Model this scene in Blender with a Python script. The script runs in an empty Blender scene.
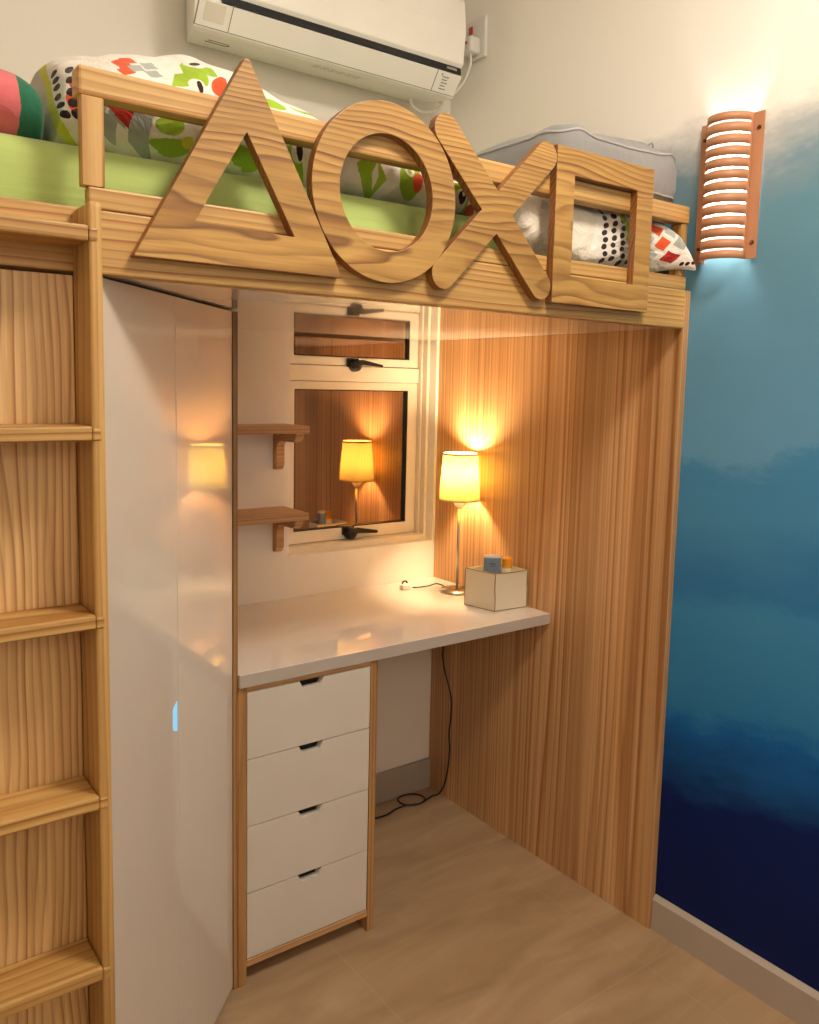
import bpy, bmesh, math, random
from mathutils import Vector, Matrix, noise
random.seed(4)
sc = bpy.context.scene
COL = sc.collection
PI = math.pi

# ------------------------------------------------------------------ helpers
def lin(c):
    if isinstance(c, str):
        c = [int(c[i:i+2], 16)/255 for i in (0, 2, 4)]
    return tuple(((x/12.92) if x <= .04045 else ((x+.055)/1.055)**2.4) for x in c) + (1,)

def tag(o, label, cat, group=None):
    o['label'] = label; o['category'] = cat
    if group: o['group'] = group
    return o

def thing(name, label, cat, loc=(0, 0, 0), group=None):
    o = bpy.data.objects.new(name, None); COL.objects.link(o)
    o.location = loc; o.empty_display_size = .05
    return tag(o, label, cat, group)

def root_loc(o):
    v = Vector((0, 0, 0))
    while o is not None:
        v += o.location; o = o.parent
    return v

def obj(name, bm, mat, parent=None, bevel=0, smooth=False, label=None, origin=None, seg=2):
    """link a bmesh built in world coordinates as ONE mesh object"""
    me = bpy.data.meshes.new(name)
    base = root_loc(parent) if parent else Vector((0, 0, 0))
    own = Vector(origin) if origin is not None else base
    bmesh.ops.translate(bm, verts=bm.verts, vec=-own)
    bmesh.ops.recalc_face_normals(bm, faces=bm.faces)
    bm.to_mesh(me); bm.free()
    for m in (mat if isinstance(mat, (list, tuple)) else [mat]): me.materials.append(m)
    o = bpy.data.objects.new(name, me); COL.objects.link(o)
    if parent: o.parent = parent
    o.location = own - base
    if smooth:
        for p in me.polygons: p.use_smooth = True
    if bevel:
        b = o.modifiers.new('bevel', 'BEVEL'); b.width = bevel; b.segments = seg; b.limit_method = 'ANGLE'; b.angle_limit = .6
    if label: o['label'] = label
    return o

def struct(name, bm, mat, bevel=0):
    o = obj(name, bm, mat, bevel=bevel); o['kind'] = 'structure'; return o

def box(x0, x1, y0, y1, z0, z1, bm=None):
    bm = bm or bmesh.new()
    vs = [bm.verts.new(p) for p in ((x0,y0,z0),(x1,y0,z0),(x1,y1,z0),(x0,y1,z0),(x0,y0,z1),(x1,y0,z1),(x1,y1,z1),(x0,y1,z1))]
    for f in ((0,3,2,1),(4,5,6,7),(0,1,5,4),(1,2,6,5),(2,3,7,6),(3,0,4,7)): bm.faces.new([vs[i] for i in f])
    return bm

def lathe(profile, cx, cy, seg=48, bm=None, pleat=0, close=False):
    """profile: list of (r, z), revolved round the vertical axis"""
    bm = bm or bmesh.new(); rings = []
    for r, z in profile:
        ring = []
        for k in range(seg):
            rr = r*(1 + (pleat if k % 2 else 0))
            a = 2*PI*k/seg
            ring.append(bm.verts.new((cx+rr*math.cos(a), cy+rr*math.sin(a), z)))
        rings.append(ring)
    for a, b in zip(rings, rings[1:]):
        for k in range(seg):
            bm.faces.new((a[k], a[(k+1) % seg], b[(k+1) % seg], b[k]))
    if close:
        bm.faces.new(rings[0][::-1]); bm.faces.new(rings[-1])
    return bm

def tube(pts, r, seg=8, bm=None, sub=6):
    bm = bm or bmesh.new()
    P = [Vector(p) for p in pts]
    if sub > 1 and len(P) > 2:
        Q = []
        for i in range(len(P)-1):
            p0, p1, p2, p3 = P[max(i-1,0)], P[i], P[i+1], P[min(i+2,len(P)-1)]
            for s in range(sub):
                t = s/sub
                Q.append(.5*((2*p1)+(p2-p0)*t+(2*p0-5*p1+4*p2-p3)*t*t+(3*p1-p0-3*p2+p3)*t**3))
        Q.append(P[-1]); P = Q
    rings = []; up = Vector((0, 0, 1))
    for i, p in enumerate(P):
        d = (P[min(i+1, len(P)-1)]-P[max(i-1, 0)]).normalized()
        u = up - d*up.dot(d)
        if u.length < .05: u = Vector((1, 0, 0)) - d*d.x
        u.normalize(); v = d.cross(u); up = u
        rings.append([bm.verts.new(p + r*(math.cos(2*PI*k/seg)*u + math.sin(2*PI*k/seg)*v)) for k in range(seg)])
    for a, b in zip(rings, rings[1:]):
        for k in range(seg): bm.faces.new((a[k], a[(k+1) % seg], b[(k+1) % seg], b[k]))
    bm.faces.new(rings[0][::-1]); bm.faces.new(rings[-1])
    return bm

def prism(poly, fn, d0, d1, bm=None):
    """polygon (2-D) -> solid; fn(u, v, d) gives the 3-D point"""
    bm = bm or bmesh.new()
    a = [bm.verts.new(fn(u, v, d0)) for u, v in poly]; b = [bm.verts.new(fn(u, v, d1)) for u, v in poly]
    bm.faces.new(a[::-1]); bm.faces.new(b); n = len(poly)
    for k in range(n): bm.faces.new((a[k], a[(k+1) % n], b[(k+1) % n], b[k]))
    return bm

def ring_prism(outer, inner, fn, d0, d1):
    bm = bmesh.new(); n = len(outer)
    oa = [bm.verts.new(fn(u, v, d0)) for u, v in outer]; ia = [bm.verts.new(fn(u, v, d0)) for u, v in inner]
    ob = [bm.verts.new(fn(u, v, d1)) for u, v in outer]; ib = [bm.verts.new(fn(u, v, d1)) for u, v in inner]
    for k in range(n):
        j = (k+1) % n
        bm.faces.new((oa[k], oa[j], ia[j], ia[k])); bm.faces.new((ob[k], ib[k], ib[j], ob[j]))
        bm.faces.new((oa[k], ob[k], ob[j], oa[j])); bm.faces.new((ia[k], ia[j], ib[j], ib[k]))
    return bm

XZ = lambda u, v, d: (u, d, v)     # faces the room
YZ = lambda u, v, d: (d, u, v)
XY = lambda u, v, d: (u, v, d)

# ------------------------------------------------------------------ materials
def base_mat(name):
    m = bpy.data.materials.new(name); m.use_nodes = True
    return m, m.node_tree, m.node_tree.nodes['Principled BSDF']

class NT:
    def __init__(s, nt): s.nt = nt
    def n(s, typ, **kw):
        nd = s.nt.nodes.new(typ)
        for k, v in kw.items(): setattr(nd, k, v)
        return nd
    def l(s, a, b): s.nt.links.new(a, b)
    def math(s, op, a, b=None, clamp=False):
        nd = s.n('ShaderNodeMath', operation=op, use_clamp=clamp)
        for i, x in enumerate((a, b)):
            if x is None: continue
            if isinstance(x, (int, float)): nd.inputs[i].default_value = x
            else: s.l(x, nd.inputs[i])
        return nd.outputs[0]
    def ramp(s, fac, stops, interp='LINEAR'):
        nd = s.n('ShaderNodeValToRGB'); nd.color_ramp.interpolation = interp
        e = nd.color_ramp.elements
        while len(e) < len(stops): e.new(.5)
        for el, (p, c) in zip(e, stops): el.position = p; el.color = lin(c) if len(c) != 4 else c
        s.l(fac, nd.inputs[0]); return nd.outputs[0]
    def mix(s, fac, a, b, mode='MIX'):
        nd = s.n('ShaderNodeMix', data_type='RGBA', blend_type=mode)
        for i, x in ((0, fac), (6, a), (7, b)):
            if isinstance(x, (int, float)): nd.inputs[i].default_value = x
            elif isinstance(x, (tuple, list)): nd.inputs[i].default_value = x
            else: s.l(x, nd.inputs[i])
        return nd.outputs[2]
    def noise(s, vec, scale, detail=3, rough=.55, dist=0):
        nd = s.n('ShaderNodeTexNoise'); nd.inputs['Scale'].default_value = scale
        nd.inputs['Detail'].default_value = detail; nd.inputs['Roughness'].default_value = rough
        nd.inputs['Distortion'].default_value = dist
        if vec is not None: s.l(vec, nd.inputs['Vector'])
        return nd.outputs['Fac']
    def bump(s, h, strength, dist, bsdf):
        nd = s.n('ShaderNodeBump'); nd.inputs['Strength'].default_value = strength; nd.inputs['Distance'].default_value = dist
        s.l(h, nd.inputs['Height']); s.l(nd.outputs[0], bsdf.inputs['Normal'])

def plain(name, color, rough=.5, metal=0, bump=None, coat=0, spec=.5):
    m, nt, b = base_mat(name); t = NT(nt)
    tc = t.n('ShaderNodeTexCoord').outputs['Object']
    c = lin(color)
    f = t.noise(tc, 6, 3)
    t.l(t.mix(f, tuple(x*.94 for x in c[:3])+(1,), tuple(min(1, x*1.05) for x in c[:3])+(1,)), b.inputs['Base Color'])
    b.inputs['Roughness'].default_value = rough; b.inputs['Metallic'].default_value = metal
    b.inputs['Coat Weight'].default_value = coat; b.inputs['Coat Roughness'].default_value = .04
    b.inputs['Specular IOR Level'].default_value = spec
    if bump: t.bump(t.noise(tc, bump[0], 4), bump[1], bump[2], b)
    return m

def wood(name, grain, light, mid, dark, ring=26, off=(.10, -.16), distort=5.0, along=.10, rough=.48, fine=.35, flip=1.0):
    """pine: growth rings round an axis that runs along the grain, plus fine fibres"""
    m, nt, b = base_mat(name); t = NT(nt)
    tc = t.n('ShaderNodeTexCoord').outputs['Object']
    sep = t.n('ShaderNodeSeparateXYZ'); t.l(tc, sep.inputs[0])
    oi = t.n('ShaderNodeObjectInfo')
    r = oi.outputs['Random']
    ax = {'X': (1, 2, 0), 'Y': (0, 2, 1), 'Z': (0, 1, 2)}[grain]
    cmb = t.n('ShaderNodeCombineXYZ')
    u = t.math('ADD', sep.outputs[ax[0]], t.math('MULTIPLY', r, .07)); u = t.math('ADD', u, off[0])
    v = t.math('ADD', sep.outputs[ax[1]], t.math('MULTIPLY', r, -.11)); v = t.math('ADD', v, off[1])
    w = t.math('ADD', t.math('MULTIPLY', sep.outputs[ax[2]], along), t.math('MULTIPLY', r, 7))
    for i, x in enumerate((u, v, w)): t.l(x, cmb.inputs[i])
    vec = cmb.outputs[0]
    # uneven growth rings: ring radius bent by a slow noise, every ring with its own strength
    rad = t.math('SQRT', t.math('ADD', t.math('MULTIPLY', u, u), t.math('MULTIPLY', v, v)))
    mp3 = t.n('ShaderNodeMapping'); mp3.inputs['Scale'].default_value = (8, 8, 8); t.l(vec, mp3.inputs[0])
    slow = t.math('SUBTRACT', t.noise(mp3.outputs[0], 1.0, 2, .45), .5)
    phase = t.math('ADD', t.math('MULTIPLY', rad, ring), t.math('MULTIPLY', slow, distort))
    saw = t.math('FRACT', phase)
    wn = t.n('ShaderNodeTexWhiteNoise', noise_dimensions='1D'); t.l(t.math('FLOOR', phase), wn.inputs['W'])
    own = t.math('ADD', t.math('MULTIPLY', wn.outputs['Value'], .65), .35)
    # fibres: strongly stretched noise
    mp = t.n('ShaderNodeMapping'); mp.inputs['Scale'].default_value = (160, 160, 22); t.l(vec, mp.inputs[0])
    fib = t.noise(mp.outputs[0], 1.0, 3, .6)
    mp2 = t.n('ShaderNodeMapping'); mp2.inputs['Scale'].default_value = (9, 9, 6); t.l(vec, mp2.inputs[0])
    big = t.noise(mp2.outputs[0], 1.0, 2, .5)
    col = t.mix(own, lin(light), t.ramp(saw, [(0, light), (.30, light), (.66, mid), (.90, dark), (1, light)]))
    tone = t.ramp(big, [(.3, (.86, .84, .80)), (.7, (1, 1, 1))])
    col = t.mix(1.0, col, tone, 'MULTIPLY')
    ftone = t.ramp(fib, [(.30, (.80, .74, .66)), (.62, (1, 1, 1))])
    col = t.mix(fine, col, t.mix(1.0, col, ftone, 'MULTIPLY'))
    t.l(col, b.inputs['Base Color'])
    b.inputs['Roughness'].default_value = rough
    b.inputs['Coat Weight'].default_value = .15; b.inputs['Coat Roughness'].default_value = .3
    t.bump(fib, .12, .002, b)
    return m

PL, PM, PD = 'D6AC68', 'C8934C', '9C5B20'
M = {}
M['wood_x'] = wood('pine_grain_along_length', 'X', PL, PM, PD, ring=85, off=(.14, -.16), distort=3.5, along=.12, fine=.5)
M['wood_z'] = wood('pine_grain_upright', 'Z', PL, PM, PD, ring=85, off=(.12, -.16), distort=3.5, along=.12, fine=.5)
M['wood_letter'] = wood('pine_grain_bold', 'X', 'C89C54', 'A87434', '66300A', ring=150, off=(.20, -.02), distort=7.5, along=.30, fine=.6)
M['wood_edge_shaded'] = wood('pine_end_grain_shaded', 'X', 'A8703C', '8C5428', '5C2E14', ring=110, off=(.16, .03), distort=3.0, along=.5, fine=.5)
M['wood_panel'] = wood('pine_panel_veneer', 'Z', 'E4B684', 'D6A268', 'B0723A', ring=150, off=(.35, .5), distort=7.0, along=.03, fine=.8, rough=.4)
M['wood_back'] = wood('pine_ladder_board', 'Z', 'EEC68C', 'DAA868', '985E2C', ring=75, off=(.16, .17), distort=7.0, along=.18, fine=.6)
M['wood_drawer'] = wood('pine_edging', 'Z', 'BE9058', 'AA7842', '885A2A', ring=100, off=(.1, .2), distort=3, along=.1)
M['wood_shelf'] = wood('pine_wall_shelf', 'X', 'DDB080', 'D0A06C', 'B0783F', ring=100, off=(.1, .2), distort=3, along=.1)
M['gloss_white'] = plain('gloss_white_laminate', 'E4DACE', rough=.035, coat=.35)
M['door_white'] = plain('gloss_door_lacquer', 'D8CDBE', rough=.07, coat=.5)
M['drawer_white'] = plain('satin_drawer_front', 'D3C9BB', rough=.42)
M['dark_inside'] = plain('dark_cabinet_inside', '17140F', rough=.8)
M['window_paint'] = plain('cream_window_enamel', 'EDE4D4', rough=.35)
M['black_plastic'] = plain('black_plastic', '101012', rough=.35)
M['ac_white'] = plain('cream_appliance_plastic', 'F8F4EA', rough=.3, coat=.2)
M['ac_dark'] = plain('dark_air_outlet', '14161C', rough=.4)
M['grey_print'] = plain('grey_print', '8C857A', rough=.6)
M['white_plastic'] = plain('white_plastic', 'EDEAE4', rough=.35)
M['red_plastic'] = plain('red_plastic', 'C2452F', rough=.4)
M['steel'] = plain('brushed_steel', 'B9B4AC', rough=.28, metal=1)
M['sconce_wood'] = plain('terracotta_metal', 'BD8560', rough=.45, bump=(40, .05, .002))
M['sconce_screw'] = plain('dark_screw', '5A3A28', rough=.4, metal=.6)
M['box_fabric'] = plain('cream_box_fabric', 'D9CDB4', rough=.85, bump=(300, .2, .001))
M['box_pipe'] = plain('tan_piping', '9C8158', rough=.8)
M['can_blue'] = plain('slate_blue_plastic', '7C8FA2', rough=.4)
M['can_text'] = plain('navy_print', '3E4C66', rough=.5)
M['can_lid'] = plain('pale_lid', 'D5D8D4', rough=.4)
M['orange_cap'] = plain('orange_cap_plastic', 'F0A020', rough=.4)
M['bottle_white'] = plain('ivory_bottle_plastic', 'EDE3C0', rough=.35)
M['blue_pull_glow'] = plain('pale_blue_pull_glow', 'A6E0FF', rough=.4)
b_ = M['blue_pull_glow'].node_tree.nodes['Principled BSDF']; b_.inputs['Emission Color'].default_value = lin('78C8FF'); b_.inputs['Emission Strength'].default_value = .45    # glow added to the pull plate itself; no lamp stands in the cupboard
M['baseboard'] = plain('grey_beige_baseboard', 'AFA293', rough=.45)
M['mattress_green'] = None
M['ceiling_white'] = plain('white_ceiling_paint', 'F6F0E6', rough=.9)

def emis(name, color, strength):
    m = bpy.data.materials.new(name); m.use_nodes = True; nt = m.node_tree; nt.nodes.clear()
    e = nt.nodes.new('ShaderNodeEmission'); e.inputs[0].default_value = lin(color); e.inputs[1].default_value = strength
    o = nt.nodes.new('ShaderNodeOutputMaterial'); nt.links.new(e.outputs[0], o.inputs[0]); return m

# painted plaster, cream above and stepped sea blues below on the right wall
def wall_mat(name, ombre=False):
    m, nt, b = base_mat(name); t = NT(nt)
    tc = t.n('ShaderNodeTexCoord').outputs['Object']
    f = t.noise(tc, 3, 4)
    cream = t.mix(f, lin('F3ECE2'), lin('F8F2E8'))
    if ombre:
        sep = t.n('ShaderNodeSeparateXYZ'); t.l(tc, sep.inputs[0])
        z = sep.outputs[2]; y = sep.outputs[1]
        mp = t.n('ShaderNodeMapping'); mp.inputs['Scale'].default_value = (1, 1.0, 2.2); t.l(tc, mp.inputs[0])
        n1 = t.noise(mp.outputs[0], 3.2, 6, .62); n2 = t.noise(mp.outputs[0], 26, 4, .65)
        h = t.math('ADD', z, t.math('MULTIPLY', t.math('SUBTRACT', n1, .5), .24))
        h = t.math('ADD', h, t.math('MULTIPLY', t.math('SUBTRACT', n2, .5), .05))
        h = t.math('ADD', h, t.math('MULTIPLY', t.math('ADD', y, 1.1), .12))
        h = t.math('MULTIPLY', h, .4)      # 0..2.5 m -> 0..1
        S = lambda zz: zz*.4
        col = t.ramp(h, [(0, '00144C'), (S(.40), '001A56'), (S(.47), '0A4078'), (S(.57), '125CA0'), (S(.62), '2C76A8'), (S(.88), '3A82B0'),
                         (S(.93), '3072A4'), (S(1.10), '4486B0'), (S(1.235), '4484AE'), (S(1.27), '6096B8'), (S(1.55), '5E8EA8'),
                         (S(1.80), '6490A2'), (S(1.90), '7E98A4'), (S(1.97), 'B5BABA'), (S(2.06), 'FAF4EA')])
        # dabbed brush patches
        n3 = t.noise(mp.outputs[0], 7, 5, .7)
        lowmask = t.ramp(z, [(S(0), (0, 0, 0)), (.30, (0, 0, 0)), (.36, (.16, .16, .16)), (.7, (.2, .2, .2)), (.78, (0, 0, 0)), (1, (0, 0, 0))])
        mm = t.n('ShaderNodeMath', operation='MULTIPLY'); t.l(z, mm.inputs[0]); mm.inputs[1].default_value = .4
        nt.links.new(mm.outputs[0], [l for l in nt.links if l.to_node.type == 'VALTORGB' and l.from_node == sep][0].to_socket)
        fac = t.math('MULTIPLY', t.ramp(n3, [(.52, (0, 0, 0)), (.68, (1, 1, 1))]), lowmask)
        col = t.mix(fac, col, lin('9DB6BF'))
        t.l(col, b.inputs['Base Color'])
        b.inputs['Roughness'].default_value = .6; b.inputs['Specular IOR Level'].default_value = .2
    else:
        t.l(cream, b.inputs['Base Color']); b.inputs['Roughness'].default_value = .8
    t.bump(t.noise(tc, 120, 4), .12, .002, b)
    return m
M['wall'] = wall_mat('cream_plaster'); M['wall_blue'] = wall_mat('blue_washed_plaster', True)

def floor_mat():
    m, nt, b = base_mat('beige_stone_tile'); t = NT(nt)
    tc = t.n('ShaderNodeTexCoord').outputs['Object']
    sep = t.n('ShaderNodeSeparateXYZ'); t.l(tc, sep.inputs[0])
    mp = t.n('ShaderNodeMapping'); mp.inputs['Scale'].default_value = (1.2, 5, 1); mp.inputs['Rotation'].default_value = (0, 0, 1.45); t.l(tc, mp.inputs[0])
    n = t.noise(mp.outputs[0], 2.2, 6, .6, .6)
    col = t.ramp(n, [(.28, '95785A'), (.5, 'A68866'), (.72, 'B39775')])
    def line(v, o):
        a = t.math('MULTIPLY', t.math('ADD', v, o), 1/.6); a = t.math('FRACT', a)
        a = t.math('ABSOLUTE', t.math('SUBTRACT', a, .5)); return t.math('LESS_THAN', a, .0028)
    g = t.math('MAXIMUM', line(sep.outputs[1], .418+.3), line(sep.outputs[0], .72+.3))
    col = t.mix(t.math('MULTIPLY', g, .28), col, lin('BBA384'))
    t.l(col, b.inputs['Base Color']); b.inputs['Roughness'].default_value = .42
    return m
M['floor'] = floor_mat()

def glass_mat():
    m = bpy.data.materials.new('night_window_glass'); m.use_nodes = True; nt = m.node_tree; nt.nodes.clear(); t = NT(nt)
    g = t.n('ShaderNodeBsdfGlossy'); g.inputs['Color'].default_value = (.80, .62, .50, 1); g.inputs['Roughness'].default_value = .01
    tr = t.n('ShaderNodeBsdfTransparent'); tr.inputs[0].default_value = (.55, .5, .45, 1)
    mx = t.n('ShaderNodeMixShader'); mx.inputs[0].default_value = .5
    t.l(tr.outputs[0], mx.inputs[1]); t.l(g.outputs[0], mx.inputs[2])
    o = t.n('ShaderNodeOutputMaterial'); t.l(mx.outputs[0], o.inputs[0]); return m
M['glass'] = glass_mat()

def cloth(name, color, color2=None, wrinkle=.5, rough=.9, scale=(3, 9, 14)):
    m, nt, b = base_mat(name); t = NT(nt)
    tc = t.n('ShaderNodeTexCoord').outputs['Object']
    mp = t.n('ShaderNodeMapping'); mp.inputs['Scale'].default_value = scale; t.l(tc, mp.inputs[0])
    n = t.noise(mp.outputs[0], 1, 4, .55, .4)
    c = lin(color); c2 = lin(color2) if color2 else c
    t.l(t.mix(n, c, c2), b.inputs['Base Color'])
    b.inputs['Roughness'].default_value = rough; b.inputs['Sheen Weight'].default_value = .2
    t.bump(n, wrinkle, .02, b)
    return m
M['mattress_green'] = cloth('pale_green_sheet', 'B0C46E', 'BCD07C', wrinkle=.35, scale=(1.2, 3, 14))
M['cushion_grey'] = cloth('grey_cotton', '858483', '989694', wrinkle=.8, scale=(7, 3, 3))
M['pipe_grey'] = cloth('grey_piping', 'ADABA8')

def printed(name, base, shapes, loc, wrinkle=.6, bands=(), wrap=0):
    """printed cotton: flat motifs laid over the cloth, given in metres on the cloth's front (x, z)"""
    m, nt, b = base_mat(name); t = NT(nt)
    tc = t.n('ShaderNodeTexCoord').outputs['Object']
    sep = t.n('ShaderNodeSeparateXYZ'); t.l(tc, sep.inputs[0])
    mp = t.n('ShaderNodeMapping'); mp.inputs['Scale'].default_value = (14, 10, 18); t.l(tc, mp.inputs[0])
    n = t.noise(mp.outputs[0], 1, 4, .6, .8)
    wob = t.math('MULTIPLY', t.math('SUBTRACT', n, .5), .012)
    px_ = t.math('ADD', sep.outputs[0], t.math('MULTIPLY', t.math('ADD', sep.outputs[1], loc[1]+.82), -wrap))
    x = t.math('ADD', px_, wob); z = t.math('ADD', sep.outputs[2], wob)
    col = None; cur = lin(base)
    col = t.mix(0.0, cur, cur)
    for x0, x1, slope, c in bands:          # cloth areas bounded by slanted edges
        q = t.math('ADD', x, t.math('MULTIPLY', t.math('ADD', z, loc[2]-1.80), slope))
        f = t.math('MULTIPLY', t.math('GREATER_THAN', q, x0-loc[0]), t.math('LESS_THAN', q, x1-loc[0]))
        col = t.mix(f, col, lin(c))
    for kind, cx, cz, rx, rz, rot, c in shapes:
        dx = t.math('SUBTRACT', x, cx-loc[0]); dz = t.math('SUBTRACT', z, cz-loc[2])
        if rot:
            ca, sa = math.cos(rot), math.sin(rot)
            dx, dz = (t.math('ADD', t.math('MULTIPLY', dx, ca), t.math('MULTIPLY', dz, sa)),
                      t.math('SUBTRACT', t.math('MULTIPLY', dz, ca), t.math('MULTIPLY', dx, sa)))
        a = t.math('ABSOLUTE', t.math('MULTIPLY', dx, 1/rx)); c_ = t.math('ABSOLUTE', t.math('MULTIPLY', dz, 1/rz))
        if kind == 'o': d = t.math('ADD', t.math('MULTIPLY', a, a), t.math('MULTIPLY', c_, c_))
        elif kind == 'd': d = t.math('ADD', a, c_)
        else: d = t.math('MAXIMUM', a, c_)
        col = t.mix(t.math('LESS_THAN', d, 1.0), col, lin(c))
    t.l(col, b.inputs['Base Color']); b.inputs['Roughness'].default_value = .9; b.inputs['Sheen Weight'].default_value = .15
    t.bump(n, wrinkle, .02, b)
    return m

# ------------------------------------------------------------------ room shell
XW, YF, XL, ZC = .02, -3.5, -2.25, 2.75
struct('floor', box(XL-.1, XW+.1, YF-.1, .1, -.08, 0), M['floor'])
struct('ceiling', box(XL-.1, XW+.1, YF-.1, .1, ZC, ZC+.08), M['ceiling_white'])
WX0, WX1, WZ0, WZ1 = -.558, -.009, .876, 1.74           # window opening in the back wall
bm = bmesh.new()
box(XL-.1, WX0, 0, .2, 0, ZC, bm); box(WX1, XW+.1, 0, .2, 0, ZC, bm); box(WX0, WX1, 0, .2, 0, WZ0, bm); box(WX0, WX1, 0, .2, WZ1, ZC, bm)
struct('wall_back', bm, M['wall'])
struct('wall_right', box(XW, XW+.1, YF-.1, 0, 0, ZC), M['wall_blue'])
struct('wall_left', box(XL-.1, XL, YF-.1, 0, 0, ZC), M['wall'])
struct('wall_front', box(XL, XW, YF-.1, YF, 0, ZC), M['wall'])
struct('baseboard_back', box(-.57, .0, -.012, 0, 0, .105), M['baseboard'], bevel=.002)
bm = prism([(XW, 0), (XW, .092), (XW-.004, .092), (XW-.014, .082), (XW-.014, 0)], lambda u, v, d: (u, d, v), YF, -.937)
struct('baseboard_right', bm, M['baseboard'])

# window: outer frame, two sashes with panes and handles
w = bmesh.new()
FB, FT, YJ = WZ0+.017, WZ1-.016, .036
for a in ((WX0, WX1, YJ, .13, WZ0, FB), (WX0, WX1, YJ, .13, FT, WZ1), (WX0, WX0+.012, YJ, .13, FB, FT), (WX1-.011, WX1, YJ, .13, FB, FT),
          (WX1-.0172, WX1-.011, .060, .13, FB, FT), (WX0+.012, WX1-.0172, .074, .13, 1.4045, 1.4525)):
    box(*a, w)
win = struct('window_1', w, M['window_paint'], bevel=.002)
def sash(x0, x1, z0, z1, gx0, gx1, gz0, gz1):
    f = ring_prism([(x0, z0), (x1, z0), (x1, z1), (x0, z1)], [(gx0, gz0), (gx1, gz0), (gx1, gz1), (gx0, gz1)], XZ, .078, .125)
    s = obj('sash_frame', f, M['window_paint'], win, bevel=.003)
    # black gasket round the pane
    g = ring_prism([(gx0, gz0), (gx1, gz0), (gx1, gz1), (gx0, gz1)], [(gx0+.003, gz0+.003), (gx1-.003, gz0+.003), (gx1-.003, gz1-.003), (gx0+.003, gz1-.003)], XZ, .080, .0965)
    obj('gasket', g, M['black_plastic'], s)
    obj('pane', box(gx0+.001, gx1-.001, 0.0915, .095, gz0+.001, gz1-.001), M['glass'], s)
    return s
s1 = sash(WX0+.0125, WX1-.0182, FB+.0015, 1.4035, -.4985, -.066, .934, 1.378)
s2 = sash(WX0+.0125, WX1-.0182, 1.4535, FT-.001, -.502, -.063, 1.481, FT-.025)
def latch(cx, cz, parent):
    h = lathe([(.0, -.0), (.019, 0), (.021, .006), (.019, .024), (.012, .030), (0, .030)], 0, 0, 24)
    bmesh.ops.rotate(h, verts=h.verts, cent=(0, 0, 0), matrix=Matrix.Rotation(PI/2, 3, 'X'))
    bmesh.ops.translate(h, verts=h.verts, vec=(cx, .078, cz))
    box(cx-.026, cx+.018, .070, .078, cz-.006, cz+.022, h)
    poly = [(cx, cz+.016), (cx+.02, cz+.018), (cx+.095, cz+.004), (cx+.097, cz-.002), (cx+.092, cz-.005), (cx+.02, cz), (cx, cz-.006)]
    prism(poly, XZ, .046, .058, h)
    return obj('handle', h, M['black_plastic'], parent, bevel=.0015)
latch(-.288, 1.456, s2); latch(-.297, .916, s1)

# ------------------------------------------------------------------ loft bed
F = -.935                       # plane of the bed's front
ZU, ZB = 1.544, 1.634           # underside and top of the front beam
bed = thing('loft_bed', 'pine loft bed with guard rail, over the white desk and the wardrobe', 'bed', (-1.0, -.47, 0))
bx0 = XL+.01
b = box(bx0, -.001, F, F+.03, ZU, ZB)
obj('front_beam', b, M['wood_x'], bed, bevel=.003)
obj('side_panel', box(0, .0195, F, -.001, 0, ZB), M['wood_panel'], bed, bevel=.0015, label='tall varnished pine end panel beside the desk')
obj('base_board', box(bx0, -.001, F+.031, -.001, ZU+.001, ZU+.018), M['gloss_white'], bed, label='glossy white underside board')
obj('back_beam', box(bx0, -.001, -.03, -.002, ZU+.019, ZB), M['wood_x'], bed, bevel=.003)
RD = F+.036
obj('top_rail', box(-1.402, -.001, F, RD, 1.788, 1.828), M['wood_x'], bed, bevel=.004)
obj('bottom_rail', box(-1.391, -.001, F, F+.022, ZB+.0005, 1.665), M['wood_x'], bed, bevel=.003)
obj('rail_post', box(-1.399, -1.3675, F, F+.019, 1.6652, 1.7878), M['wood_z'], bed, bevel=.0012)
obj('rail_post', box(-.022, -.001, F+.004, RD, 1.6655, 1.7875), M['wood_z'], bed, bevel=.003)
obj('end_panel', box(bx0, bx0+.02, F+.032, -.002, 0, ZU), M['wood_panel'], bed, bevel=.0015)

# ladder shelf in front of the bed, left
lad = thing('bunk_ladder', 'pine step ladder with a closed back, standing against the bed front', 'ladder', (-1.61, -.98, 0))
LF = -1.02
def stile(x0, x1): return box(x0, x1, LF, F-.0005, 0, 1.628)
obj('stile', stile(-1.4155, -1.3975), M['wood_z'], lad, bevel=.006, seg=4)
obj('stile', stile(-1.824, -1.798), M['wood_z'], lad, bevel=.006, seg=4)
obj('back_board', box(-1.797, -1.4162, F-.004, F+.012, .0, ZU-.006), M['wood_back'], lad, bevel=.001)
for zt in (1.596, 1.330, 1.067, .802, .540, .275):
    d0 = -.938 if zt > 1.5 else F-.0045
    st = box(-1.797, -1.416, LF-.001, d0, zt-.021, zt)
    # housed tongues that show on the face of each stile
    box(-1.416, -1.404, LF-.0015, LF+.03, zt-.021, zt-.003, st); box(-1.811, -1.797, LF-.0015, LF+.03, zt-.021, zt-.003, st)
    obj('step', st, M['wood_x'], lad, bevel=.003)

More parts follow.
